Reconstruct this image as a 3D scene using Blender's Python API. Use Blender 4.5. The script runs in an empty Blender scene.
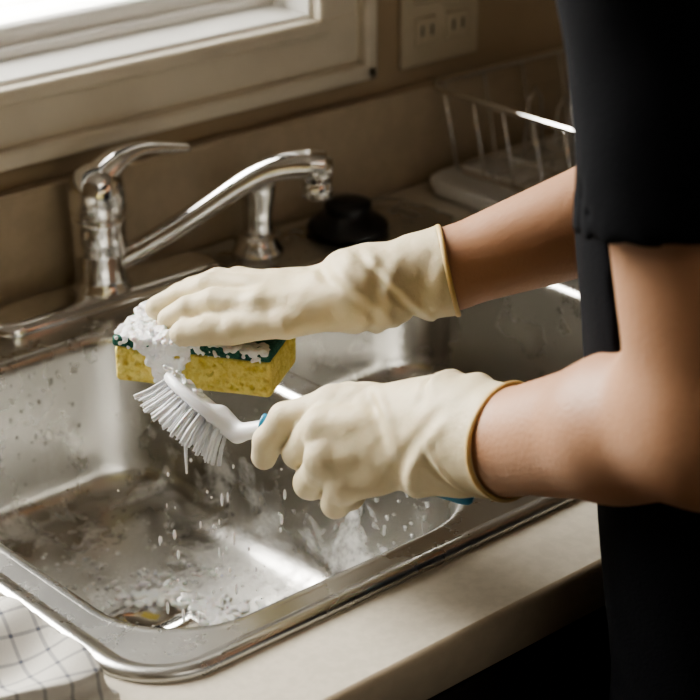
import bpy, bmesh, math, random
import numpy as np
from mathutils import Vector, Matrix
random.seed(7); rng=np.random.default_rng(7)
scene=bpy.context.scene
ZOFF=0.9   # counter-top height above the floor; everything is modelled with z=0 at sink rim

# ------------------------------------------------------------------ materials
def mat(name,col,rough=.5,metal=0,col2=None,scale=20,mixlo=.4,mixhi=.6,bump=0,bscale=60,detail=4,sss=0,ssr=(.01,.005,.003),
        spec=None,coat=0,stretch=None,rvar=0,trans=0,sheen=0,bdist=.002):
    m=bpy.data.materials.new(name); m.use_nodes=True; nt=m.node_tree; N=nt.nodes; L=nt.links
    b=N['Principled BSDF']; b.inputs['Base Color'].default_value=(*col,1)
    b.inputs['Roughness'].default_value=rough; b.inputs['Metallic'].default_value=metal
    if spec is not None: b.inputs['Specular IOR Level'].default_value=spec
    if coat: b.inputs['Coat Weight'].default_value=coat; b.inputs['Coat Roughness'].default_value=.15
    if sheen: b.inputs['Sheen Weight'].default_value=sheen
    if trans: b.inputs['Transmission Weight'].default_value=trans; b.inputs['IOR'].default_value=1.33
    if sss: 
        b.inputs['Subsurface Weight'].default_value=sss; b.inputs['Subsurface Radius'].default_value=(1,.5,.3); b.inputs['Subsurface Scale'].default_value=ssr[0]
    tc=N.new('ShaderNodeTexCoord'); vec=tc.outputs['Object']
    if stretch:
        mp=N.new('ShaderNodeMapping'); mp.inputs['Scale'].default_value=stretch; L.new(vec,mp.inputs['Vector']); vec=mp.outputs['Vector']
    if col2 is not None or rvar:
        n=N.new('ShaderNodeTexNoise'); n.inputs['Scale'].default_value=scale; n.inputs['Detail'].default_value=detail; L.new(vec,n.inputs['Vector'])
        r=N.new('ShaderNodeMapRange'); r.inputs['From Min'].default_value=mixlo; r.inputs['From Max'].default_value=mixhi; L.new(n.outputs['Fac'],r.inputs['Value'])
        if col2 is not None:
            mx=N.new('ShaderNodeMix'); mx.data_type='RGBA'; mx.inputs['A'].default_value=(*col,1); mx.inputs['B'].default_value=(*col2,1)
            L.new(r.outputs['Result'],mx.inputs['Factor']); L.new(mx.outputs['Result'],b.inputs['Base Color'])
        if rvar:
            r2=N.new('ShaderNodeMapRange'); r2.inputs['To Min'].default_value=max(0,rough-rvar); r2.inputs['To Max'].default_value=rough+rvar
            L.new(r.outputs['Result'],r2.inputs['Value']); L.new(r2.outputs['Result'],b.inputs['Roughness'])
    if bump:
        n=N.new('ShaderNodeTexNoise'); n.inputs['Scale'].default_value=bscale; n.inputs['Detail'].default_value=detail; L.new(vec,n.inputs['Vector'])
        bp=N.new('ShaderNodeBump'); bp.inputs['Strength'].default_value=bump; bp.inputs['Distance'].default_value=bdist
        L.new(n.outputs['Fac'],bp.inputs['Height']); L.new(bp.outputs['Normal'],b.inputs['Normal'])
    return m

M={}
M['wall']=mat('wall_paint',(.43,.34,.23),.75,col2=(.39,.31,.21),scale=6,bump=.25,bscale=180)
M['splash']=mat('backsplash_laminate',(.49,.41,.30),.55,col2=(.45,.375,.275),scale=60,bump=.1,bscale=120)
M['counter']=mat('counter_laminate',(.61,.56,.47),.36,col2=(.56,.515,.43),scale=140,bump=.05)
M['trim']=mat('painted_trim',(.72,.67,.56),.4,col2=(.66,.61,.51),scale=12,bump=.1,bscale=40)
M['sash']=mat('window_sash_paint',(.93,.92,.88),.4,bump=.05)
M['floor']=mat('floor_tile',(.10,.075,.05),.5,col2=(.07,.05,.035),scale=8)
M['ceil']=mat('ceiling_paint',(.6,.56,.5),.8,bump=.1)
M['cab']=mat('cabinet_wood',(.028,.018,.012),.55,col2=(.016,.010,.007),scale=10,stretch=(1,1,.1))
M['chrome']=mat('chrome',(.80,.79,.77),.09,1,rvar=.04,scale=30)
M['glove']=mat('latex_glove',(.69,.60,.41),.58,col2=(.62,.53,.34),scale=14,mixlo=.35,mixhi=.7,bump=.55,bscale=60,sss=.12,ssr=(.004,),bdist=.003,detail=6)
M['cuff']=mat('glove_cuff_bead',(.64,.47,.21),.45,sss=.2,ssr=(.004,))
M['skin']=mat('skin',(.47,.265,.16),.5,col2=(.39,.21,.12),scale=14,mixlo=.3,mixhi=.75,bump=.5,bscale=330,sss=.10,ssr=(.006,),bdist=.0008,detail=6)
M['shirt']=mat('black_cotton',(.0045,.005,.007),.95,bump=.3,bscale=500,spec=.15)
M['pants']=mat('dark_trousers',(.0035,.004,.005),.95,bump=.3,bscale=400,spec=.15)
M['hair']=mat('hair',(.02,.013,.009),.5,bump=.6,bscale=60,stretch=(1,1,.15))
M['eye']=mat('eye_white',(.8,.78,.75),.2)
M['iris']=mat('eye_iris',(.04,.02,.01),.2)
M['lip']=mat('lips',(.40,.14,.11),.45)
M['shoe']=mat('shoe_leather',(.02,.02,.02),.4)
M['yellow']=mat('sponge_foam',(.80,.68,.22),.8,col2=(.70,.56,.13),scale=220,mixlo=.45,mixhi=.6,bump=.8,bscale=420,sss=.15,ssr=(.004,))
M['green']=mat('scouring_pad',(.012,.085,.065),.9,col2=(.035,.15,.11),scale=500,bump=1,bscale=700)
M['foam']=mat('soap_foam',(.82,.82,.81),.35,bump=.8,bscale=600,sss=.25,ssr=(.003,),detail=3,bdist=.0015)
M['plast']=mat('white_plastic',(.82,.82,.83),.3,sss=.1,ssr=(.003,),bump=.02)
M['blue']=mat('blue_plastic',(.04,.24,.40),.3,bump=.02)
M['rubber']=mat('black_rubber',(.008,.008,.009),.35,bump=.05)
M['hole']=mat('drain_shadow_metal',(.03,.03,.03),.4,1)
M['tray']=mat('drain_tray_plastic',(.74,.73,.70),.35,bump=.03)
M['plate']=mat('ceramic_plate',(.75,.74,.70),.15,bump=.02)
M['outlet']=mat('outlet_plastic',(.55,.49,.37),.4,bump=.02)
M['ground']=mat('added_porch_paint',(.90,.89,.87),.8,col2=(.84,.83,.80),scale=12,stretch=(1,8,1))
M['water']=mat('water',(.97,.98,.98),.04,trans=.8,bump=.02)

def steel(name,foam=False):
    m=bpy.data.materials.new(name); m.use_nodes=True; N=m.node_tree.nodes; L=m.node_tree.links
    b=N['Principled BSDF']; b.inputs['Metallic'].default_value=1
    tc=N.new('ShaderNodeTexCoord'); 
    n=N.new('ShaderNodeTexNoise'); n.inputs['Scale'].default_value=7; n.inputs['Detail'].default_value=6; n.inputs['Roughness'].default_value=.65
    L.new(tc.outputs['Object'],n.inputs['Vector'])
    cr=N.new('ShaderNodeMix'); cr.data_type='RGBA'; cr.inputs['A'].default_value=(.55,.54,.51,1); cr.inputs['B'].default_value=(.66,.65,.62,1)
    L.new(n.outputs['Fac'],cr.inputs['Factor'])
    r=N.new('ShaderNodeMapRange'); r.inputs['From Min'].default_value=.3; r.inputs['From Max'].default_value=.7
    r.inputs['To Min'].default_value=.21; r.inputs['To Max'].default_value=.33; L.new(n.outputs['Fac'],r.inputs['Value'])
    mp=N.new('ShaderNodeMapping'); mp.inputs['Scale'].default_value=(1,30,30); L.new(tc.outputs['Object'],mp.inputs['Vector'])
    n2=N.new('ShaderNodeTexNoise'); n2.inputs['Scale'].default_value=30; n2.inputs['Detail'].default_value=3; L.new(mp.outputs['Vector'],n2.inputs['Vector'])
    n3=N.new('ShaderNodeTexVoronoi'); n3.inputs['Scale'].default_value=120; L.new(tc.outputs['Object'],n3.inputs['Vector'])
    mr=N.new('ShaderNodeMapRange'); mr.inputs['From Min'].default_value=.0; mr.inputs['From Max'].default_value=.2; mr.inputs['To Min'].default_value=1; mr.inputs['To Max'].default_value=0
    L.new(n3.outputs['Distance'],mr.inputs['Value'])
    ad=N.new('ShaderNodeMath'); ad.operation='MULTIPLY_ADD'; ad.inputs[1].default_value=.15; L.new(n2.outputs['Fac'],ad.inputs[0]); L.new(mr.outputs['Result'],ad.inputs[2])
    bp=N.new('ShaderNodeBump'); bp.inputs['Strength'].default_value=.14; bp.inputs['Distance'].default_value=.001
    L.new(ad.outputs[0],bp.inputs['Height']); L.new(bp.outputs['Normal'],b.inputs['Normal'])
    L.new(cr.outputs['Result'],b.inputs['Base Color']); L.new(r.outputs['Result'],b.inputs['Roughness'])
    if foam:  # thin soap-film residue on the basin floor
        geo=tc.outputs['Object']
        sx=N.new('ShaderNodeVectorMath'); sx.operation='SUBTRACT'; sx.inputs[1].default_value=(-.13,-.21,-.155); L.new(geo,sx.inputs[0])
        sc=N.new('ShaderNodeVectorMath'); sc.operation='MULTIPLY'; sc.inputs[1].default_value=(5.5,4.2,14); L.new(sx.outputs[0],sc.inputs[0])
        ln=N.new('ShaderNodeVectorMath'); ln.operation='LENGTH'; L.new(sc.outputs[0],ln.inputs[0])
        nn=N.new('ShaderNodeTexNoise'); nn.inputs['Scale'].default_value=18; nn.inputs['Detail'].default_value=8; nn.inputs['Roughness'].default_value=.7; nn.inputs['Distortion'].default_value=.4; L.new(geo,nn.inputs['Vector'])
        s2=N.new('ShaderNodeMath'); s2.operation='MULTIPLY_ADD'; s2.inputs[1].default_value=-.15; L.new(ln.outputs['Value'],s2.inputs[0]); L.new(nn.outputs['Fac'],s2.inputs[2])
        m2=N.new('ShaderNodeMapRange'); m2.inputs['From Min'].default_value=.33; m2.inputs['From Max'].default_value=.46; L.new(s2.outputs[0],m2.inputs['Value'])
        df=N.new('ShaderNodeBsdfPrincipled'); df.inputs['Base Color'].default_value=(.76,.76,.74,1); df.inputs['Roughness'].default_value=.16; df.inputs['Specular IOR Level'].default_value=.8
        vb=N.new('ShaderNodeTexVoronoi'); vb.inputs['Scale'].default_value=240; L.new(geo,vb.inputs['Vector'])
        b3=N.new('ShaderNodeBump'); b3.inputs['Strength'].default_value=.45; b3.inputs['Distance'].default_value=.002; L.new(vb.outputs['Distance'],b3.inputs['Height']); L.new(b3.outputs['Normal'],df.inputs['Normal'])
        ms=N.new('ShaderNodeMixShader'); mm=N.new('ShaderNodeMath'); mm.operation='MULTIPLY'; mm.inputs[1].default_value=.8; L.new(m2.outputs['Result'],mm.inputs[0])
        L.new(mm.outputs[0],ms.inputs[0]); L.new(b.outputs[0],ms.inputs[1]); L.new(df.outputs[0],ms.inputs[2]); L.new(ms.outputs[0],N['Material Output'].inputs['Surface'])
    return m
M['steel']=steel('brushed_steel'); M['steelf']=steel('brushed_steel_soapy',True)

def plaid():
    m=bpy.data.materials.new('plaid_cloth'); m.use_nodes=True; N=m.node_tree.nodes; L=m.node_tree.links; b=N['Principled BSDF']; b.inputs['Roughness'].default_value=.9
    tc=N.new('ShaderNodeTexCoord'); mp=N.new('ShaderNodeMapping'); mp.inputs['Rotation'].default_value=(0,0,.25); L.new(tc.outputs['Object'],mp.inputs['Vector'])
    sp=N.new('ShaderNodeSeparateXYZ'); L.new(mp.outputs['Vector'],sp.inputs[0])
    outs=[]
    for ax,fr,w in (('X',56,.14),('Y',56,.14)):
        a=N.new('ShaderNodeMath'); a.operation='MULTIPLY'; a.inputs[1].default_value=fr; L.new(sp.outputs[ax],a.inputs[0])
        f=N.new('ShaderNodeMath'); f.operation='FRACT'; L.new(a.outputs[0],f.inputs[0])
        l=N.new('ShaderNodeMath'); l.operation='LESS_THAN'; l.inputs[1].default_value=w; L.new(f.outputs[0],l.inputs[0]); outs.append(l)
    s=outs[0]
    for o in outs[1:]:
        a=N.new('ShaderNodeMath'); a.operation='ADD'; L.new(s.outputs[0],a.inputs[0]); L.new(o.outputs[0],a.inputs[1]); s=a
    k=N.new('ShaderNodeMath'); k.operation='MULTIPLY'; k.inputs[1].default_value=.45; k.use_clamp=True; L.new(s.outputs[0],k.inputs[0])
    mx=N.new('ShaderNodeMix'); mx.data_type='RGBA'; mx.inputs['A'].default_value=(.62,.60,.55,1); mx.inputs['B'].default_value=(.07,.08,.12,1)
    L.new(k.outputs[0],mx.inputs['Factor']); L.new(mx.outputs['Result'],b.inputs['Base Color'])
    n=N.new('ShaderNodeTexNoise'); n.inputs['Scale'].default_value=500; L.new(tc.outputs['Object'],n.inputs['Vector'])
    bp=N.new('ShaderNodeBump'); bp.inputs['Strength'].default_value=.5; bp.inputs['Distance'].default_value=.001; L.new(n.outputs['Fac'],bp.inputs['Height']); L.new(bp.outputs['Normal'],b.inputs['Normal'])
    return m
M['plaid']=plaid()
def glassmat():
    m=bpy.data.materials.new('window_glass'); m.use_nodes=True; N=m.node_tree.nodes; L=m.node_tree.links
    t=N.new('ShaderNodeBsdfTransparent'); g=N.new('ShaderNodeBsdfGlossy'); g.inputs['Roughness'].default_value=.02
    f=N.new('ShaderNodeFresnel'); f.inputs[0].default_value=1.2
    x=N.new('ShaderNodeMixShader'); L.new(f.outputs[0],x.inputs[0]); L.new(t.outputs[0],x.inputs[1]); L.new(g.outputs[0],x.inputs[2]); L.new(x.outputs[0],N['Material Output'].inputs['Surface']); return m
M['glass']=glassmat()

# ------------------------------------------------------------------ mesh helpers
def empty(name,loc=(0,0,0)):
    o=bpy.data.objects.new(name,None); scene.collection.objects.link(o); o.empty_display_size=.02; return o
def obj(name,V,F,m,parent=None,smooth=True):
    me=bpy.data.meshes.new(name); me.from_pydata([tuple(map(float,v)) for v in V],[],[tuple(map(int,f)) for f in F]); me.materials.append(m)
    if smooth: me.polygons.foreach_set('use_smooth',[True]*len(me.polygons))
    me.update(); o=bpy.data.objects.new(name,me); scene.collection.objects.link(o)
    if parent: o.parent=parent
    return o
def box(name,x0,x1,y0,y1,z0,z1,m,parent=None,bev=.0):
    bm=bmesh.new(); bmesh.ops.create_cube(bm,size=1)
    for v in bm.verts: v.co=((x0+x1)/2+v.co.x*(x1-x0),(y0+y1)/2+v.co.y*(y1-y0),(z0+z1)/2+v.co.z*(z1-z0))
    if bev: bmesh.ops.bevel(bm,geom=bm.edges[:],offset=bev,segments=3,affect='EDGES',profile=.5)
    me=bpy.data.meshes.new(name); bm.to_mesh(me); bm.free(); me.materials.append(m)
    o=bpy.data.objects.new(name,me); scene.collection.objects.link(o)
    if bev: 
        for p in me.polygons: p.use_smooth=True
        try: me.set_sharp_from_angle(angle=math.radians(40))
        except Exception: pass
    if parent: o.parent=parent
    return o
def lathe(name,prof,c,m,parent=None,n=40,axis=None):
    V=[];F=[]
    ax=Vector(axis).normalized() if axis else Vector((0,0,1)); q=Vector((0,0,1)).rotation_difference(ax)
    for r,z in prof:
        for i in range(n):
            t=2*math.pi*i/n; V.append(Vector(c)+q@Vector((r*math.cos(t),r*math.sin(t),z)))
    for j in range(len(prof)-1):
        for i in range(n): F.append((j*n+i,j*n+(i+1)%n,(j+1)*n+(i+1)%n,(j+1)*n+i))
    F.append(tuple(range(n))[::-1]); F.append(tuple(range((len(prof)-1)*n,len(prof)*n)))
    return obj(name,V,F,m,parent)
def catmull(P,n=8):
    P=[Vector(p) for p in P]; Q=[P[0]*2-P[1]]+P+[P[-1]*2-P[-2]]; out=[]
    for i in range(1,len(Q)-2):
        for k in range(n):
            t=k/n; a,b,c,d=Q[i-1:i+3]
            out.append(.5*((2*b)+(-a+c)*t+(2*a-5*b+4*c-d)*t*t+(-a+3*b-3*c+d)*t**3))
    out.append(P[-1]); return out
def tubeVF(path,rads,n=16,flat=1.0,up=(0,0,1)):
    V=[];F=[];L=len(path)
    for i,p in enumerate(path):
        t=(path[min(i+1,L-1)]-path[max(i-1,0)]).normalized()
        s=t.cross(Vector(up)); 
        if s.length<1e-4: s=t.cross(Vector((1,0,0)))
        s.normalize(); w=s.cross(t)
        r=rads[i] if hasattr(rads,'__len__') else rads
        for k in range(n):
            a=2*math.pi*k/n; V.append(p+s*(r*math.cos(a))+w*(r*flat*math.sin(a)))
    for i in range(L-1):
        for k in range(n): F.append((i*n+k,i*n+(k+1)%n,(i+1)*n+(k+1)%n,(i+1)*n+k))
    F.append(tuple(range(n))[::-1]); F.append(tuple(range((L-1)*n,L*n)))
    return V,F
def tube(name,pts,rads,m,parent=None,n=16,flat=1,smoothn=8,up=(0,0,1)):
    path=catmull(pts,smoothn) if smoothn>1 else [Vector(p) for p in pts]
    if hasattr(rads,'__len__'): rads=list(np.interp(np.linspace(0,len(pts)-1,len(path)),range(len(pts)),rads))
    V,F=tubeVF(path,rads,n,flat,up); return obj(name,V,F,m,parent)
def merge(parts):
    V=[];F=[]
    for v,f in parts:
        o=len(V); V+=list(v); F+=[tuple(i+o for i in q) for q in f]
    return V,F
def sphVF(c,r,sc=(1,1,1),n=8,mrot=None):
    V=[];F=[]
    for j in range(n+1):
        ph=math.pi*j/n
        for i in range(2*n):
            th=math.pi*i/n; v=Vector((r*sc[0]*math.sin(ph)*math.cos(th),r*sc[1]*math.sin(ph)*math.sin(th),r*sc[2]*math.cos(ph)))
            if mrot is not None: v=mrot@v
            V.append(Vector(c)+v)
    m=2*n
    for j in range(n):
        for i in range(m): F.append((j*m+i,(j+1)*m+i,(j+1)*m+(i+1)%m,j*m+(i+1)%m))
    return V,F
def rrect(x0,x1,y0,y1,r,n=10):
    P=[]
    for cx,cy,a0 in ((x1-r,y1-r,0),(x0+r,y1-r,90),(x0+r,y0+r,180),(x1-r,y0+r,270)):
        for k in range(n+1):
            a=math.radians(a0+90*k/n); P.append((cx+r*math.cos(a),cy+r*math.sin(a)))
    return P
def fillholes(name,loops,z,m,parent=None):
    bm=bmesh.new(); E=[]
    for lp in loops:
        vs=[bm.verts.new((x,y,z)) for x,y in lp]
        for i in range(len(vs)): E.append(bm.edges.new((vs[i],vs[(i+1)%len(vs)])))
    bmesh.ops.triangle_fill(bm,use_beauty=True,use_dissolve=False,edges=E,normal=(0,0,1))
    for f in bm.faces:
        if f.normal.z<0: f.normal_flip()
    me=bpy.data.meshes.new(name); bm.to_mesh(me); bm.free(); me.materials.append(m); o=bpy.data.objects.new(name,me); scene.collection.objects.link(o)
    if parent: o.parent=parent
    return o
def loft(name,rings,m,parent=None,cap=False,flip=False):
    n=len(rings[0]); V=[p for r in rings for p in r]; F=[]
    for j in range(len(rings)-1):
        for i in range(n):
            f=(j*n+i,j*n+(i+1)%n,(j+1)*n+(i+1)%n,(j+1)*n+i); F.append(f[::-1] if flip else f)
    if cap: F.append(tuple(range((len(rings)-1)*n,len(rings)*n)))
    return obj(name,V,F,m,parent)

# ---- signed-distance modelling + surface nets
def smin(a,b,k):
    h=np.clip(.5+.5*(b-a)/k,0,1); return b*(1-h)+a*h-k*h*(1-h)
def cap(P,a,b,ra,rb):
    X,Y,Z=P; a=np.array(a,dtype=np.float32); b=np.array(b,dtype=np.float32); ba=b-a; L=float(ba@ba)+1e-12
    t=np.clip(((X-a[0])*ba[0]+(Y-a[1])*ba[1]+(Z-a[2])*ba[2])/L,0,1)
    return np.sqrt((X-a[0]-t*ba[0])**2+(Y-a[1]-t*ba[1])**2+(Z-a[2]-t*ba[2])**2)-(ra+(rb-ra)*t)
def ell(P,c,r):
    X,Y,Z=P; q=np.sqrt(((X-c[0])/r[0])**2+((Y-c[1])/r[1])**2+((Z-c[2])/r[2])**2); return (q-1)*min(r)
def grid(lo,hi,h):
    ax=[np.arange(lo[i],hi[i]+h,h,dtype=np.float32) for i in range(3)]
    return np.meshgrid(*ax,indexing='ij')
def nets(F,lo,h):
    S=F<0; nx,ny,nz=F.shape
    cnt=np.zeros((nx-1,ny-1,nz-1),np.int8)
    for dx in (0,1):
        for dy in (0,1):
            for dz in (0,1): cnt+=S[dx:nx-1+dx,dy:ny-1+dy,dz:nz-1+dz]
    act=(cnt>0)&(cnt<8); I=np.argwhere(act); idx=-np.ones(act.shape,np.int64); idx[act]=np.arange(len(I))
    pos=np.zeros((len(I),3)); num=np.zeros(len(I))
    for ax in range(3):
        e=np.zeros(3,int); e[ax]=1; o1,o2=[k for k in range(3) if k!=ax]
        for u in (0,1):
            for v in (0,1):
                o=np.zeros(3,int); o[o1]=u; o[o2]=v; A=I+o; B=A+e
                f0=F[A[:,0],A[:,1],A[:,2]]; f1=F[B[:,0],B[:,1],B[:,2]]; mk=(f0<0)!=(f1<0)
                t=np.where(mk,f0/np.where(mk,f0-f1,1),0); pos[mk]+=(A[mk]+t[mk,None]*e); num[mk]+=1
    V=pos/num[:,None]*h+np.array(lo)
    Q=[]
    for ax in range(3):
        b_,c_=(ax+1)%3,(ax+2)%3
        sl=[slice(None)]*3; s2=[slice(None)]*3; sl[ax]=slice(0,-1); s2[ax]=slice(1,None)
        ch=S[tuple(sl)]!=S[tuple(s2)]; E=np.argwhere(ch)
        E=E[(E[:,b_]>0)&(E[:,c_]>0)&(E[:,b_]<F.shape[b_]-1)&(E[:,c_]<F.shape[c_]-1)]
        ins=S[E[:,0],E[:,1],E[:,2]]
        def g(db,dc):
            T=E.copy(); T[:,b_]-=db; T[:,c_]-=dc; return idx[T[:,0],T[:,1],T[:,2]]
        q=np.stack([g(1,1),g(0,1),g(0,0),g(1,0)],1); q[~ins]=q[~ins][:,::-1]; Q.append(q)
    return V,np.concatenate(Q)
def sdf_obj(name,fn,lo,hi,h,m,parent=None,xf=None):
    P=grid(lo,hi,h); F=fn(P).astype(np.float32); V,Q=nets(F,lo,h)
    if xf is not None: V=xf(V)
    return obj(name,V,Q,m,parent)
# frame rotated about z in which the arms reach (a = along the reach to the right, b = away, z up)
RA=np.array([.7457,-.6663,0]); RB=np.array([.6663,.7457,0])
def abz(V): V=np.asarray(V); return V[...,0:1]*RA+V[...,1:2]*RB+V[...,2:3]*np.array([0,0,1.])
def wr(P,s,amp,seed):
    r=np.random.default_rng(seed); X,Y,Z=P; d=0
    for i in range(7):
        k=r.normal(size=3); k/=np.linalg.norm(k); k2=r.normal(size=3)*s*.35; ph=r.uniform(0,6.28)
        w=np.sin(X*k2[0]+Y*k2[1]+Z*k2[2]+ph)*1.5
        d=d+np.sin((X*k[0]+Y*k[1]+Z*k[2])*s*r.uniform(.6,1.5)+w+ph)/7
    return d*amp

# ------------------------------------------------------------------ room shell
YW=.125
wx0,wx1,wz0,wz1=-.80,.312,.20,1.18
def wall_with_hole():
    V=[];F=[]
    X=[-1.6,wx0,wx1,1.5]; Z=[-.9,wz0,wz1,1.55]
    for y in (YW,YW+.12):
        for z in Z:
            for x in X: V.append((x,y,z))
    for s in (0,16):
        for j in range(3):
            for i in range(3):
                if i==1 and j==1: continue
                f=(s+j*4+i,s+j*4+i+1,s+j*4+i+5,s+j*4+i+4); F.append(f if s==0 else f[::-1])
    for a,b in ((5,6),(6,10),(10,9),(9,5)): F.append((a,b,b+16,a+16)[::-1])
    for a,b in ((0,3),(3,15),(15,12),(12,0)): F.append((a,b,b+16,a+16))
    return obj('wall_back',V,F,M['wall'],smooth=False)
wall_with_hole()
box('wall_right',1.5,1.6,-3,.245,-.9,1.55,M['wall'])
box('wall_left',-1.7,-1.6,-3,.245,-.9,1.55,M['wall'])
box('floor',-1.7,1.6,-3,.245,-1.0,-.9,M['floor'])
box('ceiling',-1.7,1.6,-3,.245,1.55,1.65,M['ceil'])
# window
win=empty('window_1')
cw=.070
for nm,a in (('casing_bottom',(wx0-cw,wx1+cw,wz0-cw,wz0)),('casing_top',(wx0-cw,wx1+cw,wz1,wz1+cw)),('casing_right',(wx1,wx1+cw,wz0,wz1)),('casing_left',(wx0-cw,wx0,wz0,wz1))):
    box(nm,a[0],a[1],YW-.014,YW,a[2],a[3],M['trim'],win,.002)
bb=.018
box('backband_bottom',wx0-cw,wx1+cw,YW-.026,YW,wz0-cw,wz0-cw+bb,M['trim'],win,.005)
box('backband_right',wx1+cw-bb,wx1+cw,YW-.026,YW,wz0-cw,wz1+cw,M['trim'],win,.005)
box('backband_left',wx0-cw,wx0-cw+bb,YW-.026,YW,wz0-cw,wz1+cw,M['trim'],win,.005)
box('backband_top',wx0-cw,wx1+cw,YW-.026,YW,wz1+cw-bb,wz1+cw,M['trim'],win,.005)
box('inner_bead_bottom',wx0-.012,wx1+.012,YW-.020,YW,wz0-.014,wz0+.002,M['trim'],win,.004)
box('inner_bead_right',wx1-.002,wx1+.012,YW-.020,YW,wz0,wz1,M['trim'],win,.004)
box('sill',wx0,wx1,YW-.004,YW+.12,wz0-.002,wz0+.006,M['sash'],win,.002)
box('jamb_right',wx1-.006,wx1,YW-.004,YW+.12,wz0,wz1,M['sash'],win,.001)
box('jamb_left',wx0,wx0+.006,YW-.004,YW+.12,wz0,wz1,M['sash'],win,.001)
sy0,sy1=YW+.065,YW+.095
box('sash_rail_bottom',wx0,wx1,sy0,sy1,wz0+.006,wz0+.032,M['sash'],win,.004)
box('sash_stop_bottom',wx0,wx1,sy0-.014,sy0,wz0+.006,wz0+.016,M['sash'],win,.003)
box('sash_stile_right',wx1-.045,wx1-.006,sy0,sy1,wz0,wz1,M['sash'],win,.004)
box('sash_stile_left',wx0+.006,wx0+.045,sy0,sy1,wz0,wz1,M['sash'],win,.004)
box('meeting_rail',wx0,wx1,sy0,sy1,.66,.70,M['sash'],win,.004)
box('sash_rail_top',wx0,wx1,sy0,sy1,wz1-.04,wz1,M['sash'],win,.004)
box('glass',wx0+.04,wx1-.04,sy0+.013,sy0+.016,wz0+.028,wz1-.04,M['glass'],win)
# pale porch boards added outside the glass to catch light
for i in range(12):
    box('added_porch_board_%d'%i,-1.4,1.6,.26+i*.05,.26+i*.05+.046,.17,.19,M['ground'],win)
box('baseboard_back',-1.6,1.5,YW-.012,YW,-.9,-.82,M['trim'])

# ------------------------------------------------------------------ counter, backsplash, cabinet
FR=-.562; SX0,SX1,SY0,SY1=-.352,.398,-.487,.103
cnt=empty('kitchen_counter')
cut=rrect(SX0+.012,SX1-.012,SY0+.012,SY1-.012,.05)
zc=-.003
fillholes('countertop',[[(-1.55,FR+.006),(1.45,FR+.006),(1.45,YW),(-1.55,YW)],cut],zc,M['counter'],cnt)
prof=[(FR+.006,zc),(FR+.002,zc-.001),(FR,zc-.005),(FR,zc-.036),(FR+.003,zc-.039),(FR+.03,zc-.039)]
V=[];F=[]
for x in (-1.55,1.45):
    for y,z in prof: V.append((x,y,z))
n=len(prof)
for i in range(n-1): F.append((i,i+1,n+i+1,n+i))
obj('counter_front_edge',V,F,M['splash'],cnt)
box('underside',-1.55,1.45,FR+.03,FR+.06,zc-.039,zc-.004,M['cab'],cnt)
box('backsplash',-1.55,1.45,YW-.018,YW,zc,.105,M['splash'],cnt,.004)
cab=empty('base_cabinet')
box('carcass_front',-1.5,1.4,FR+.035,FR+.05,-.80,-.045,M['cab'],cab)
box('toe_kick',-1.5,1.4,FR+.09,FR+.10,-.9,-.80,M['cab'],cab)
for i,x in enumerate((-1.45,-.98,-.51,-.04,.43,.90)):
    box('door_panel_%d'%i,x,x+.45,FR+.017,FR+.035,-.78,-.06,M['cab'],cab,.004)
    lathe('knob_%d'%i,[(.004,0),(.004,.012),(.012,.016),(.012,.022),(.003,.026)],(x+.41,FR+.017,-.15),M['chrome'],cab,16,axis=(0,-1,0))

# ------------------------------------------------------------------ sink
sink=empty('kitchen_sink')
R3=lambda P,z:[(x,y,z) for x,y in P]
def orr(ins,z,r=.055): return R3(rrect(SX0+ins,SX1-ins,SY0+ins,SY1-ins,max(r-ins,.01)),z)
loft('rolled_rim',[orr(0,-.003),orr(0,.001),orr(.002,.0035),orr(.006,.0045),orr(.011,.0035),orr(.015,.0005),orr(.018,0)],M['steel'],sink,flip=False)
def basin(x0,x1,y0,y1,nm,m):
    c=((x0+x1)/2,(y0+y1)/2)
    def rr(ins,z,r): return R3(rrect(x0+ins,x1-ins,y0+ins,y1-ins,r),z)
    rings=[rr(-.010,0,.080),rr(-.006,.0005,.077),rr(-.002,-.0015,.073),rr(.001,-.006,.070),rr(.002,-.015,.069),rr(.008,-.07,.065),rr(.014,-.115,.060)]
    R=.03
    for k in range(1,9):
        a=math.pi/2*k/8; rings.append(rr(.014+R*(1-math.cos(a)),-.118-R*math.sin(a),.060))
    last=rings[-1]
    zb=-.148
    for t,z in ((.35,zb-.0015),(.7,zb-.004)):
        rings.append([((1-t)*p[0]+t*(c[0]+.056*math.cos(math.atan2(p[1]-c[1],p[0]-c[0]))),(1-t)*p[1]+t*(c[1]+.056*math.sin(math.atan2(p[1]-c[1],p[0]-c[0]))),z) for p in last])
    def circ(r,z): return [(c[0]+r*math.cos(math.atan2(p[1]-c[1],p[0]-c[0])),c[1]+r*math.sin(math.atan2(p[1]-c[1],p[0]-c[0])),z) for p in last]
    rings+= [circ(.056,zb-.005),circ(.052,zb-.010),circ(.050,zb-.011)]
    loft(nm,rings,m,sink,flip=True)
    lathe(nm+'_drain_flange',[(.0505,zb-.012),(.050,zb-.0095),(.043,zb-.011),(.040,zb-.016),(.038,zb-.03)],(c[0],c[1],0),M['chrome'],sink)
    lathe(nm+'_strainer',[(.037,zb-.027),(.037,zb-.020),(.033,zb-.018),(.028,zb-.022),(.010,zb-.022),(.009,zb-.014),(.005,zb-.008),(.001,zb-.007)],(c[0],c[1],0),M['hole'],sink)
BX0,BX1,BY0,BY1=-.309,0.,-.448,0.
basin(BX0,BX1,BY0,BY1,'basin_wash',M['steelf']); 
CX0,CX1=.034,.343
basin(CX0,CX1,BY0,BY1,'basin_rinse',M['steel'])
h1=rrect(BX0-.010,BX1+.010,BY0-.010,BY1+.010,.080); h2=rrect(CX0-.010,CX1+.010,BY0-.010,BY1+.010,.080)
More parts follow.
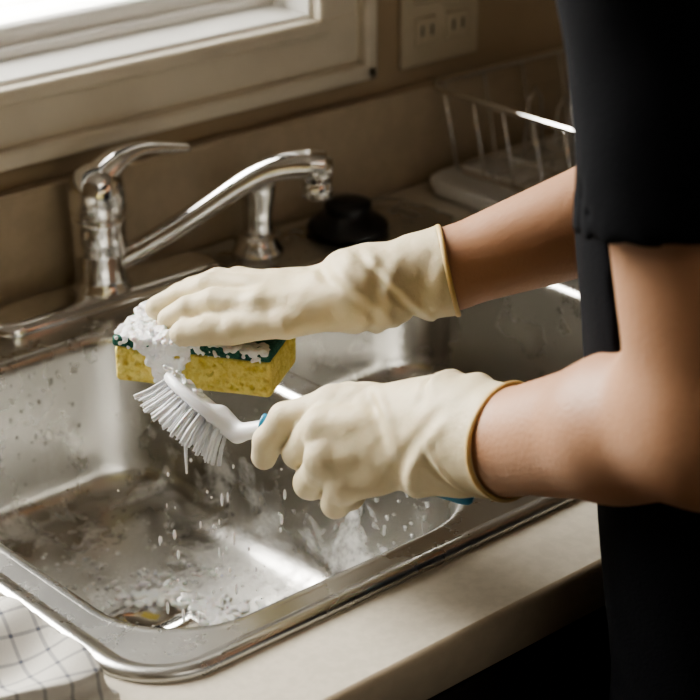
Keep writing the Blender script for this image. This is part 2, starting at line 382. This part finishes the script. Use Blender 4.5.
fillholes('deck',[[(p[0],p[1]) for p in orr(.018,0)],h1,h2],0,M['steel'],sink)

# ------------------------------------------------------------------ faucet
fc=empty('faucet'); fx,fy=.004,.064
pl=[]
for ins,z in ((0,.0),(0,.005),(.002,.009),(.006,.012),(.014,.0135)):
    pl.append(R3(rrect(fx-.130+ins,fx+.130-ins,fy-.031+ins,fy+.031-ins,.0305-ins,8),z))
loft('deck_plate',pl,M['chrome'],fc,cap=True)
lathe('body',[(.0285,.010),(.0285,.015),(.0250,.019),(.0245,.024),(.0245,.045),(.0250,.047),(.0250,.051),(.0245,.053),(.0248,.074),(.0256,.076),(.0256,.080),(.0248,.082)],(fx,fy,0),M['chrome'],fc)
lathe('handle_dome',[(.0250,.083),(.0262,.086),(.0265,.098),(.0258,.110),(.0235,.119),(.018,.126),(.009,.130),(.001,.131)],(fx,fy,0),M['chrome'],fc)
lv=[(fx-.012,fy,.104),(fx+.004,fy-.001,.120),(fx+.024,fy-.003,.132),(fx+.048,fy-.006,.1365),(fx+.078,fy-.009,.1315),(fx+.096,fy-.010,.128)]
tube('lever',lv,[.018,.0195,.0155,.0100,.0085,.0062],M['chrome'],fc,flat=.62,n=24)
dx,dy=.766,-.643
def S(t,z): return (fx+dx*t,fy+dy*t,z)
tube('spout',[S(.010,.034),S(.045,.054),S(.09,.083),S(.125,.107),S(.150,.121),S(.172,.1275),S(.192,.129),S(.207,.128)],[.0130,.0125,.0120,.0120,.0130,.0145,.016,.0145],M['chrome'],fc,flat=.85,n=24)
lathe('spout_tip',[(.0145,.133),(.0150,.125),(.0140,.115),(.0130,.114),(.0130,.112),(.0140,.111),(.0135,.098),(.0115,.097)],(fx+dx*.199,fy+dy*.199,0),M['chrome'],fc)
spr=empty('side_sprayer'); sx,sy=.186,.060
lathe('base_ring',[(.026,0),(.026,.004),(.022,.008),(.019,.014),(.0175,.020)],(sx,sy,0),M['chrome'],spr)
lathe('sprayer_body',[(.0145,.018),(.0145,.025),(.0138,.035),(.0150,.050),(.0178,.064),(.0190,.074),(.0175,.080),(.010,.083)],(sx,sy,0),M['chrome'],spr)
lathe('drain_stopper',[(.040,0),(.042,.004),(.040,.009),(.034,.012),(.030,.016),(.022,.018),(.021,.022),(.024,.026),(.023,.031),(.014,.034),(.001,.035)],(.292,.046,.0005),M['rubber'])

# ------------------------------------------------------------------ dish rack, plates, outlet, towel
rk=empty('dish_rack'); x0,x1,y0,y1=.443,.80,-.26,.095
parts=[]
def wire(pts,r=.0022): 
    path=[Vector(p) for p in pts]; parts.append(tubeVF(path,r,8))
def ringw(z,g,r=.0032):
    P=rrect(x0+g,x1-g,y0+g,y1-g,.03,5); P=P+[P[0]]; wire([(x,y,z) for x,y in P],r)
ringw(.112,0,.0040); ringw(.022,.02,.0028)
for i in range(8):
    y=y0+.03+i*(y1-y0-.06)/7; wire([(x0,y,.112),(x0+.022,y,.022),(x1-.022,y,.022),(x1,y,.112)],.0020)
for i in range(6):
    x=x0+.03+i*(x1-x0-.06)/5; wire([(x,y0,.112),(x,y0+.022,.022),(x,y1-.022,.022),(x,y1,.112)],.0020)
for i in range(7):
    y=y0+.05+i*.042; wire([(x0+.10,y,.022),(x0+.105,y,.085),(x0+.115,y,.10),(x0+.125,y,.085),(x0+.13,y,.022)],.0018)
V,F=merge(parts); obj('wires',V,F,M['chrome'],rk)
tr=[R3(rrect(.434,.82,-.28,.086,.03,6),.0),R3(rrect(.430,.824,-.284,.088,.03,6),.014),R3(rrect(.433,.821,-.281,.086,.03,6),.016),R3(rrect(.440,.814,-.275,.080,.028,6),.012),R3(rrect(.446,.81,-.27,.074,.025,6),.005)]
loft('drip_tray',tr,M['tray'],rk,cap=True)
for i,(px_,py_) in enumerate(((.585,-.085),(.585,-.127),(.585,-.169))):
    lathe('dinner_plate',[(.001,0),(.045,.0),(.055,.003),(.082,.012),(.090,.016),(.090,.019),(.078,.015),(.052,.007),(.001,.006)],(px_,py_,.112),M['plate'],None,48,axis=(0,1,-.15))
out=empty('wall_outlet'); ox,oz=.490,.184
box('cover_plate',ox-.057,ox+.057,YW-.006,YW,oz-.06,oz+.06,M['outlet'],out,.003)
for c_ in (-.023,.023):
  for k in (-1,1):
    box('receptacle',ox+c_-.016,ox+c_+.016,YW-.009,YW-.005,oz+k*.022-.015,oz+k*.022+.015,M['outlet'],out,.003)
    for s in (-.007,.007): box('slot',ox+c_+s-.0012,ox+c_+s+.0012,YW-.0095,YW-.0085,oz+k*.022-.005,oz+k*.022+.006,M['rubber'],out)
def towelf(P):
    X,Y,Z=P; w=.004*np.sin(X*40+Y*9)+.003*np.sin(Y*55+X*20)+.003*np.sin(Y*90-X*30)
    d=None
    for i,(zc_,ex,ey) in enumerate(((.005,0,0),(.013,-.004,.004),(.021,-.008,-.003),(.029,-.012,-.006))):
        qx=np.abs(X+.471)-(.106+ex+.004*np.sin(Y*45+i)); qy=np.abs(Y+.392)-(.086+ey+.003*np.sin(X*60+i*2)); qz=np.abs(Z-zc_-w*(i*.45))-.0012
        q=np.sqrt(np.maximum(qx,0)**2+np.maximum(qy,0)**2+np.maximum(qz,0)**2)+np.minimum(np.maximum(qx,np.maximum(qy,qz)),0)-.0028
        d=q if d is None else smin(d,q,.002)
    return d
sdf_obj('kitchen_towel',towelf,(-.61,-.50,-.004),(-.341,-.27,.055),.0022,M['plaid'])

# ------------------------------------------------------------------ sponge
SC=np.array([.082,-.286,.098]); ang=math.radians(-15)
ca,sa=math.cos(ang),math.sin(ang)
HL,HW=.0605,.034
def sp_xf(V): # local sponge coords -> abz -> world
    A=np.stack([V[:,0]*ca-V[:,1]*sa+SC[0],V[:,0]*sa+V[:,1]*ca+SC[1],V[:,2]+SC[2]],1); return abz(A)
def rbox(P,c,h,r):
    q=[np.abs(P[i]-c[i])-(h[i]-r) for i in range(3)]
    return np.sqrt(sum(np.maximum(k,0)**2 for k in q))+np.minimum(np.maximum(q[0],np.maximum(q[1],q[2])),0)-r
pits=[(random.uniform(-HL,HL),-HW+random.uniform(-.001,.001),random.uniform(-.015,.009),random.uniform(.001,.0024)) for _ in range(110)]
pits+=[(HL+random.uniform(-.001,.001),random.uniform(-.028,.028),random.uniform(-.015,.009),random.uniform(.001,.0022)) for _ in range(40)]
def yel(P):
    d=rbox(P,(0,0,-.003),(HL,HW,.0145),.004)+wr(P,120,.0008,3)
    for x,y,z,r in pits: d=np.maximum(d,-(np.sqrt((P[0]-x)**2+(P[1]-y)**2+(P[2]-z)**2)-r))
    return d
spn=empty('kitchen_sponge')
sdf_obj('yellow_foam',yel,(-.070,-.043,-.021),(.070,.043,.016),.0011,M['yellow'],spn,sp_xf)
sdf_obj('green_scouring_layer',lambda P: rbox(P,(0,0,.0155),(HL+.0005,HW+.0005,.0042),.002)+wr(P,300,.0008,5),(-.070,-.043,.009),(.070,.043,.023),.0013,M['green'],spn,sp_xf)

# ------------------------------------------------------------------ hands in gloves
def chain(P,pts,rads,k=.003):
    d=None
    for i in range(len(pts)-1):
        q=cap(P,pts[i],pts[i+1],rads[i],rads[i+1]); d=q if d is None else smin(d,q,k)
    return d
def glove(P,wrist,cuffp,mcps,fingers,thumb,rw,rc,spread,wseed,frad,creases):
    palm=None
    w=np.array(wrist)
    for i,m in enumerate(mcps):
        off=np.array(spread)*(i-1.5)/1.5
        q=cap(P,w+off,m,.017,.0130); palm=q if palm is None else smin(palm,q,.010)
    sleeve=cap(P,w,cuffp,rw,rc)
    d=smin(palm,sleeve,.03)
    th=chain(P,thumb,[.0155,.0130,.0115,.0100]); d=smin(d,th,.006)
    fs=None
    for m,f,r in zip(mcps,fingers,frad):
        q=chain(P,[m]+f,[.0125*r,.0110*r,.0096*r,.0088*r])
        fs=q if fs is None else smin(fs,q,.0012)
    d=smin(d,fs,.005)
    X,Y,Z=P; ax=np.array(cuffp)-w; L=np.linalg.norm(ax); ax=ax/L
    t=(X-w[0])*ax[0]+(Y-w[1])*ax[1]+(Z-w[2])*ax[2]
    fade=1/(1+np.exp((t-(L-.022))/.004))
    d=d+(wr(P,75,.0020,wseed)+wr(P,150,.0018,wseed+1)+wr(P,300,.0007,wseed+2))*(.25+.75*fade)
    for t0,tilt_,depth,wd in creases:   # individual fold lines across the sleeve
        tt=t-t0+tilt_[0]*(Y-w[1])+tilt_[1]*(Z-w[2])+.004*np.sin(Z*70+Y*50)
        m_=.5+.5*np.sin(Z*45+Y*60+t0*400)
        d=d+depth*m_*(np.exp(-(tt/wd)**2)-.8*np.exp(-((tt-wd*2)/wd)**2))
    c=np.array(cuffp); tc=(X-c[0])*ax[0]+(Y-c[1])*ax[1]+(Z-c[2])*ax[2]
    d=np.maximum(d,tc)                         # open end
    dep=.018; ri=rc-(rc-rw)*dep/L-.0040
    inner=cap(P,c-ax*dep,c+ax*.05,ri,rc-.0028); d=np.maximum(d,-inner)
    return d
def torus_bead(name,cuffp,wrist,R,r,parent,seed):
    c=np.array(cuffp); ax=c-np.array(wrist); ax/=np.linalg.norm(ax); c=Vector(c); ax=Vector(ax)
    s=ax.orthogonal().normalized(); t=ax.cross(s); V=[];F=[];n=64;m=10
    for i in range(n):
        a=2*math.pi*i/n; d=s*math.cos(a)+t*math.sin(a); RR=R+.0005*math.sin(3*a+seed)
        for j in range(m):
            b=2*math.pi*j/m; V.append(c+ax*(.0008*math.sin(2*a))+d*(RR+r*math.cos(b))+ax*(r*1.3*math.sin(b)))
    for i in range(n):
        for j in range(m): F.append((i*m+j,((i+1)%n)*m+j,((i+1)%n)*m+(j+1)%m,i*m+(j+1)%m))
    return obj(name,abz(np.array([tuple(v) for v in V])),F,M['cuff'],parent)
# near (left) hand : holds brush
nW=(.2565,-.480,.1260); nC=(.289,-.511,.1355)
nM=[(.1784,-.4273,.1215),(.1698,-.4476,.1143),(.1739,-.4602,.0984),(.1872,-.467,.0832)]
nF=[[(.1462,-.4179,.1061),(.1335,-.4151,.088),(.1300,-.4115,.0735)],
    [(.1543,-.4229,.0837),(.1641,-.4036,.066),(.1779,-.3861,.068)],
    [(.1626,-.4371,.0672),(.1711,-.415,.0554),(.185,-.3969,.0562)],
    [(.1804,-.4512,.0590),(.1899,-.4319,.0534),(.1989,-.4145,.0557)]]
nT=[(.2285,-.4413,.1233),(.1885,-.395,.1096),(.1661,-.3848,.0956),(.1464,-.3831,.087)]
g1=empty('rubber_glove')
sdf_obj('glove_skin',lambda P: glove(P,nW,nC,nM,nF,nT,.0310,.0378,(0,-.004,-.017),11,[1,1.04,1.02,.95],
    [(-.035,(.5,.6),.0026,.005),(-.010,(.2,-.5),.0032,.005),(.008,(0,.5),.0026,.004),(.028,(.3,-.3),.0010,.004)]),(.105,-.575,.025),(.345,-.355,.20),.0017,M['glove'],g1,abz)
torus_bead('cuff_bead',nC,nW,.0372,.0017,g1,1)
# far (right) hand : holds sponge
fW=(.198,-.3165,.159); fC=(.259,-.3125,.173)
fM=[(.1253,-.3219,.1484),(.1193,-.2996,.1500),(.1235,-.2796,.1457),(.1325,-.2648,.1420)]
fF=[[(.0905,-.3072,.1456),(.0717,-.3022,.1382),(.0565,-.2993,.1285)],
    [(.084,-.2842,.1475),(.064,-.2774,.1388),(.0472,-.2767,.1290)],
    [(.090,-.2639,.1440),(.0705,-.2568,.1359),(.057,-.2602,.129)],
    [(.104,-.2497,.1396),(.0886,-.2471,.1328),(.0773,-.2493,.129)]]
fT=[(.1700,-.330,.1500),(.1422,-.3361,.1422),(.1059,-.3300,.1343),(.0692,-.3225,.1280)]
g2=empty('rubber_glove.001')
sdf_obj('glove_skin',lambda P: glove(P,fW,fC,fM,fF,fT,.0260,.0333,(0,.016,-.002),23,[.97,1.0,.97,.9],
    [(-.030,(.3,-.4),.0018,.005),(-.012,(.3,.6),.0024,.005),(.006,(0,-.5),.0026,.005),(.020,(.3,.6),.0022,.004),(.036,(.2,-.4),.0012,.005)]),(.030,-.38,.095),(.325,-.215,.235),.0017,M['glove'],g2,abz)
torus_bead('cuff_bead',fC,fW,.0327,.0016,g2,3)

# ------------------------------------------------------------------ brush
br=empty('dish_brush')
hN=np.array((.1039,-.3809,.0812)); hE=np.array((.0607,-.3433,.1030)); h0=np.array((.1366,-.4025,.0930)); h1_=np.array((.2741,-.4619,.067))
bd=np.array((-.52,-.33,-.79)); hx=(hE-hN)/np.linalg.norm(hE-hN); bd=bd-hx*(bd@hx); bd/=np.linalg.norm(bd); hy=np.cross(bd,hx)
hc=(hN+hE)/2
def headf(P):
    X,Y,Z=P; q=[(X-hc[0])*v[0]+(Y-hc[1])*v[1]+(Z-hc[2])*v[2] for v in (hx,hy,bd)]
    e=(np.sqrt((q[0]/.034)**2+(q[1]/.021)**2)-1)*.021
    w=np.stack([np.maximum(e+.003,0),np.maximum(np.abs(q[2])-.0040+.003,0)]); d=np.sqrt((w**2).sum(0))-.003
    d=np.where((e+.003<0)&(np.abs(q[2])<.0010),-.003,d)
    nk=chain(P,[tuple(hc+hx*-.02-bd*.001),tuple(hN-hx*.008-bd*.001),tuple(h0)],[.009,.0066,.0054],.004)
    return smin(d,nk,.006)
sdf_obj('head_and_neck',headf,(.03,-.42,.055),(.155,-.31,.125),.0013,M['plast'],br,abz)
lerp=lambda a,b,t:a+(b-a)*t
tube('blue_collar',[abz(lerp(h0,h1_,t)) for t in (-.06,0,.06)],[.0062,.0066,.0062],M['blue'],br)
tube('white_handle',[abz(lerp(h0,h1_,t)) for t in (.03,.3,.55,.8)],[.0055,.0075,.0075,.007],M['plast'],br)
tube('blue_grip',[abz(lerp(h0,h1_,t)) for t in (.74,.85,.93,.97,.985)],[.0066,.0070,.0066,.0052,.003],M['blue'],br)
parts=[]
for i in range(9):
    for j in range(5):
        u=(i-4)/4; v=(j-2)/2
        if u*u+v*v>1.25: continue
        for k in range(6):
            p=hc+hx*(u*.027+random.uniform(-.0012,.0012))+hy*(v*.014+random.uniform(-.0012,.0012))+bd*.002
            dr=bd+hx*u*.36+hy*v*.30+np.array([random.uniform(-.03,.03) for _ in range(3)]); dr/=np.linalg.norm(dr)
            L_=.027+random.uniform(-.001,.001)
            parts.append(tubeVF([Vector(abz(p)),Vector(abz(p+dr*L_*.6)),Vector(abz(p+dr*L_+hx*u*.002))],[.0010,.0009,.0007],5))
V,F=merge(parts); obj('bristles',V,F,M['plast'],br)

# ------------------------------------------------------------------ foam, drops
fs=[]
def local(p): x,y,z=p; return (x*ca-y*sa+SC[0],x*sa+y*ca+SC[1],z+SC[2])
for _ in range(560):   # lather on top of the pad, along its whole length
    x=random.uniform(-.060,.032); y=-HW+.006+random.uniform(-.004,.016); z=.0186+random.uniform(-.001,.0020)
    fs.append((*local((x,y,z)),random.uniform(.0012,.0024)))
for _ in range(110):
    x=random.uniform(.025,.058); y=-HW+random.uniform(-.0005,.014); z=.0188+random.uniform(-.001,.0012); fs.append((*local((x,y,z)),random.uniform(.0008,.0018)))
for _ in range(90):   # speckles of foam on the front of the green layer
    x=random.uniform(-.058,.056); fs.append((*local((x,-HW-.0003,random.uniform(.011,.020))),random.uniform(.0007,.0015)))
for _ in range(260):
    x=random.uniform(-.060,-.032); y=random.uniform(-.030,.032); z=.0188+random.uniform(-.001,.0022); fs.append((*local((x,y,z)),random.uniform(.0014,.0028)))
for _ in range(300):
    x=random.gauss(-.020,.014); z=random.uniform(-.014,.020); 
    if abs(x+.020)>.008+.017*(z+.014)/.034: continue
    fs.append((*local((x,-HW+.0002+random.uniform(-.0006,.0006),z)),random.uniform(.0012,.0022)))
for _ in range(110):
    x=random.gauss(-.014,.004); fs.append((*local((x,-HW+.0005,random.uniform(-.026,-.012))),random.uniform(.0014,.0024)))
for _ in range(60):
    p=hE+hx*random.uniform(-.03,.004)-bd*.004+hy*random.uniform(-.012,.012); fs.append((*p,random.uniform(.0012,.0022)))
for _ in range(110):
    t=random.random(); p=np.array(fF[0][2])*(1-t)+np.array(fT[3])*t; fs.append((p[0]+random.uniform(-.014,.012),p[1]-.002+random.uniform(-.006,.004),p[2]-.006+random.uniform(-.002,.004),random.uniform(.0014,.0026)))
def foamf(P):
    h=.0010; lo=(.0,-.40,.055); d=np.full(P[0].shape,1.,np.float32)
    for x,y,z,r in fs:
        c=[int((v-l)/h) for v,l in zip((x,y,z),lo)]; w=int((r+.006)/h)
        s=tuple(slice(max(0,q-w),q+w) for q in c); 
        if d[s].size==0: continue
        q=np.sqrt((P[0][s]-x)**2+(P[1][s]-y)**2+(P[2][s]-z)**2)-r
        d[s]=smin(d[s],q,.0020)
    return d
sdf_obj('soap_foam',foamf,(.0,-.40,.055),(.17,-.22,.155),.0010,M['foam'],spn,abz)
parts=[]
def drop(p,r,s): parts.append(sphVF(p,r,(1,1,s),5))
for i in range(60):
    p=abz(np.array((random.gauss(.092,.028),random.gauss(-.355,.03),random.uniform(-.12,.040)))); 
    if p[0]>-.02: continue
    drop(p,random.uniform(.0006,.0014),random.choice([1.2,2,3.5,5]))
tip=hc+bd*.030+hx*-.012
for k in range(8): drop(abz(tip+np.array([0,0,-.003*k])),.0015-.00008*k,2.2)
V,F=merge(parts); obj('falling_soap_drops',V,F,M['foam'])
parts=[]
for i in range(420):   # beads on basin walls / floor / deck
    k=random.random()
    if k<.35: p=(random.uniform(-.26,-.05),random.uniform(-.40,-.05),-.1475); sc=(1,1,.5)
    elif k<.65: z=random.uniform(-.115,-.015); p=(-.002+ (z*.1),random.uniform(-.38,-.07),z); sc=(.4,1,random.choice([1,1.5,3]))
    elif k<.8: z=random.uniform(-.115,-.015); p=(random.uniform(-.25,-.07),-.002+z*.1,z); sc=(1,.4,random.choice([1,1.5,2]))
    elif k<.88: p=(random.uniform(.006,.028),random.uniform(-.40,-.03),.0); sc=(1,1,.5)
    else: p=(random.uniform(-.3,.36),random.uniform(.012,.03),.0); sc=(1,1,.5)
    parts.append(sphVF(p,random.uniform(.0008,.0020),sc,4))
V,F=merge(parts); obj('water_beads',V,F,M['water'],sink)
# suds lying in the soapy water on the basin floor and creeping over the drain
sud=[]
for cx,cy,n_,sp_ in ((-.06,-.10,50,.02),(-.055,-.19,60,.03),(-.23,-.07,60,.02),(-.10,-.30,120,.03),(-.045,-.28,40,.025),(-.16,-.12,80,.03),(-.22,-.25,90,.03),(-.13,-.18,120,.018),(-.105,-.235,110,.018)):
    for _ in range(n_): sud.append((random.gauss(cx,sp_*.7),random.gauss(cy,sp_),-.1502+random.uniform(0,.001),random.uniform(.0010,.0028)))
def sudf(P):
    h=.0013; lo=(-.30,-.40,-.160); d=np.full(P[0].shape,1.,np.float32)
    for x,y,z,r in sud:
        if not(-.28<x<-.045 and -.39<y<-.045): continue
        dd=math.hypot(x+.155,y+.224)
        if dd<.036: continue
        if dd<.060: z-=.0035; r+=.0010
        c=[int((v-l)/h) for v,l in zip((x,y,z),lo)]; w=int((r+.004)/h)+1
        s=tuple(slice(max(0,q-w),q+w) for q in c)
        q=np.sqrt((P[0][s]-x)**2+(P[1][s]-y)**2+((P[2][s]-z)*1.3)**2)-r
        d[s]=smin(d[s],q,.002)
    return d
sdf_obj('basin_suds',sudf,(-.30,-.40,-.160),(-.02,-.03,-.140),.0013,M['foam'],sink)

# ------------------------------------------------------------------ person
per=empty('person')
nE=(.398,-.634,.2147); nS=(.366,-.590,.47)
fE=(.486,-.272,.243)
def arm_near(P):
    w=np.array(nW); e=np.array(nE); c=np.array(nC)
    d=cap(P,tuple(w),tuple(c),.0255,.032); 
    m=c+(e-c)*.55; d=smin(d,cap(P,tuple(c),tuple(m),.033,.0435),.01)
    d=smin(d,cap(P,tuple(m),tuple(e),.0435,.049),.012)
    d=smin(d,cap(P,nE,nS,.052,.061),.02)
    return d+wr(P,30,.0012,2)
sdf_obj('left_arm',arm_near,(.22,-.72,.07),(.48,-.42,.54),.004,M['skin'],per,abz)
SRw=(.255,-.665,.465); ELw=tuple(abz(np.array(fE)))
def arm_far(P):
    w=abz(np.array(fW)); c=abz(np.array(fC)); e=np.array(ELw); m=c+(e-c)*.6
    d=cap(P,tuple(w),tuple(c),.021,.0275); d=smin(d,cap(P,tuple(c),tuple(m),.0285,.043),.01)
    d=smin(d,cap(P,tuple(m),tuple(e),.043,.046),.012); d=smin(d,cap(P,ELw,SRw,.045,.054),.02); return d
sdf_obj('right_arm',arm_far,(-.10,-.74,.10),(.34,-.30,.54),.0045,M['skin'],per)
LSw=tuple(abz(np.array(nS))); LEw=tuple(abz(np.array(nE)))
tz=[-.17,-.02,.15,.30,.40,.46,.51]; tcx=[.055,.055,.052,.060,.082,.087,.087]; tcy=[-.712,-.708,-.69,-.672,-.672,-.672,-.672]
trx=[.170,.165,.182,.192,.168,.138,.085]; try_=[.128,.126,.132,.134,.116,.096,.07]
def torso(P,g=0):
    X,Y,Z=P; f=lambda t: np.interp(Z,tz,t)
    rx,ry=f(trx)+g,f(try_)+g
    q=np.sqrt(((X-f(tcx))/rx)**2+((Y-f(tcy))/ry)**2); d=(q-1)*np.minimum(rx,ry)
    return np.maximum(d,np.maximum(Z-.515,-.17-Z))
def shirt(P):
    d=torso(P)
    for Sh,El in ((LSw,LEw),(SRw,ELw)):
        S_=np.array(Sh); E_=np.array(El); h=S_+(E_-S_)*.572; ax=(E_-S_)/np.linalg.norm(E_-S_)
        sh=cap(P,(.085,-.67,.455),tuple(S_),.056,.061)
        sl=cap(P,tuple(S_),tuple(S_+(E_-S_)*.8),.064,.078)
        t=(P[0]-h[0])*ax[0]+(P[1]-h[1])*ax[1]+(P[2]-h[2])*ax[2]
        sl=np.maximum(sl,t)
        sl=smin(sl,sh,.03); d=smin(d,sl,.02)
        inn=cap(P,tuple(h-ax*.03),tuple(h+ax*.08),.065,.070); d=np.maximum(d,-np.maximum(inn,-(t+.03)))
    d=d+wr(P,28,.005,31)+wr(P,70,.0018,32)
    return np.maximum(d,-cap(P,(.088,-.665,.50),(.090,-.66,.60),.062,.07))
sdf_obj('t_shirt',shirt,(-.24,-.86,-.20),(.38,-.49,.56),.005,M['shirt'],per)
def trousers(P):
    d=ell(P,(.06,-.715,-.12),(.16,.12,.14))
    for s in (-1,1):
        h=(.06+s*.085,-.715,-.13); k=(.06+s*.10,-.70,-.48); a=(.06+s*.11,-.73,-.86)
        d=smin(d,smin(cap(P,h,k,.082,.062),cap(P,k,a,.062,.050),.02),.02)
    d=np.maximum(d,-.885-P[2]); return d+wr(P,30,.004,8)
sdf_obj('trousers',trousers,(-.2,-.86,-.90),(.32,-.57,.0),.008,M['pants'],per)
for i,s in enumerate((-1,1)):
    def shoe(P,s=s):
        x=.06+s*.115; d=smin(cap(P,(x,-.765,-.862),(x+s*.01,-.60,-.872),.038,.034),cap(P,(x,-.74,-.84),(x,-.74,-.80),.04,.042),.03)
        return np.maximum(d,-.90-P[2])
    sdf_obj('shoe_%d'%(i+1),shoe,(-.14 if s<0 else .1,-.83,-.905),(.02 if s<0 else .26,-.54,-.74),.006,M['shoe'],per)
Hc=np.array((.088,-.60,.70)); tilt=math.radians(-35); ct,st=math.cos(tilt),math.sin(tilt)
def hd(V):
    V=np.asarray(V,float); y=V[...,1]*ct-V[...,2]*st; z=V[...,1]*st+V[...,2]*ct
    return np.stack([V[...,0],y,z],-1)+Hc
def headsdf(P):
    d=ell(P,(0,-.012,.025),(.074,.092,.088)); d=smin(d,ell(P,(0,.018,-.045),(.056,.066,.064)),.03)
    d=smin(d,cap(P,(0,.084,.012),(0,.103,-.022),.008,.012),.012)
    d=smin(d,cap(P,(0,.062,-.095),(0,.070,-.090),.016,.016),.02)
    for s in (-1,1):
        d=smin(d,cap(P,(s*.012,.094,-.026),(s*.014,.09,-.028),.008,.008),.006)
        d=smin(d,cap(P,(s*.014,.079,.030),(s*.045,.070,.032),.007,.007),.01)
        d=np.maximum(d,-(np.sqrt((P[0]-s*.031)**2+(P[1]-.088)**2+(P[2]-.012)**2)-.014))
        d=smin(d,ell(P,(s*.077,-.008,-.008),(.008,.018,.032)),.004)
    d=smin(d,cap(P,(0,-.02,-.06),(0,-.035,-.17),.052,.056),.02)
    return d
sdf_obj('head',headsdf,(-.10,-.13,-.24),(.10,.13,.13),.004,M['skin'],per,hd)
sdf_obj('hair',lambda P: np.maximum(ell(P,(0,-.020,.032),(.084,.102,.094)),np.maximum(P[1]-.055-(P[2]-.06)*.6,-.055-P[2]+P[1]*.9))+wr(P,200,.002,4),(-.10,-.14,-.18),(.10,.11,.14),.004,M['hair'],per,hd)
for s in (-1,1):
    V,F=sphVF((s*.031,.070,.012),.0125,n=10); obj('eye_%s'%('l' if s<0 else 'r'),hd(np.array([tuple(v) for v in V])),F,M['eye'],per)
    V,F=sphVF((s*.031,.0795,.010),.0055,(1,.7,1),8); obj('iris_%s'%('l' if s<0 else 'r'),hd(np.array([tuple(v) for v in V])),F,M['iris'],per)
tube('mouth',[tuple(hd(np.array(p))) for p in ((-.024,.074,-.058),(-.008,.085,-.055),(.008,.085,-.055),(.024,.074,-.058))],[.002,.0055,.0055,.002],M['lip'],per)

# ------------------------------------------------------------------ light
def area(name,loc,target,sx_,sy_,power,col):
    l=bpy.data.lights.new(name,'AREA'); l.shape='RECTANGLE'; l.size=sx_; l.size_y=sy_; l.energy=power; l.color=col
    o=bpy.data.objects.new(name,l); scene.collection.objects.link(o); o.location=loc
    o.rotation_euler=(Vector(target)-Vector(loc)).to_track_quat('-Z','Y').to_euler(); return o
area('window_daylight',(-.60,.95,1.1),(.0,-.15,.05),1.5,1.2,155,(1,.97,.91))
area('room_fill',(-.4,-1.9,1.45),(0,-.4,0),.8,.8,5,(1,.92,.80))  # weak unseen fill light, added to lift the room
sl=bpy.data.lights.new('added_sun','SUN'); sl.energy=14; sl.angle=math.radians(4); sl.color=(1,.99,.95)  # overhead light added to brighten the outside boards and window sill
so=bpy.data.objects.new('added_sun',sl); scene.collection.objects.link(so); so.location=(0,.8,3); so.rotation_euler=Vector((.15,-.08,-1)).to_track_quat('-Z','Y').to_euler()
w=bpy.data.worlds.new('World'); scene.world=w; w.use_nodes=True; w.node_tree.nodes['Background'].inputs[0].default_value=(.95,.95,.91,1); w.node_tree.nodes['Background'].inputs[1].default_value=.25
scene.view_settings.look='AgX - Medium High Contrast'

# ------------------------------------------------------------------ camera
yaw,pit=.7293,.4206
fw=Vector((math.sin(yaw)*math.cos(pit),math.cos(yaw)*math.cos(pit),-math.sin(pit))); r=Vector((math.cos(yaw),-math.sin(yaw),0)); u=r.cross(fw)
cam=bpy.data.cameras.new('camera'); co=bpy.data.objects.new('camera',cam); scene.collection.objects.link(co)
mt=Matrix((r,u,-fw)).transposed().to_4x4(); mt.translation=Vector((-.9247,-1.3188,.686)); co.matrix_world=mt
cam.sensor_width=36; cam.lens=36*1929/700; cam.clip_start=.05
cam.dof.use_dof=True; cam.dof.focus_distance=1.36; cam.dof.aperture_fstop=8
scene.camera=co
for o in list(scene.objects):
    if o.parent is None: o.location.z+=ZOFF
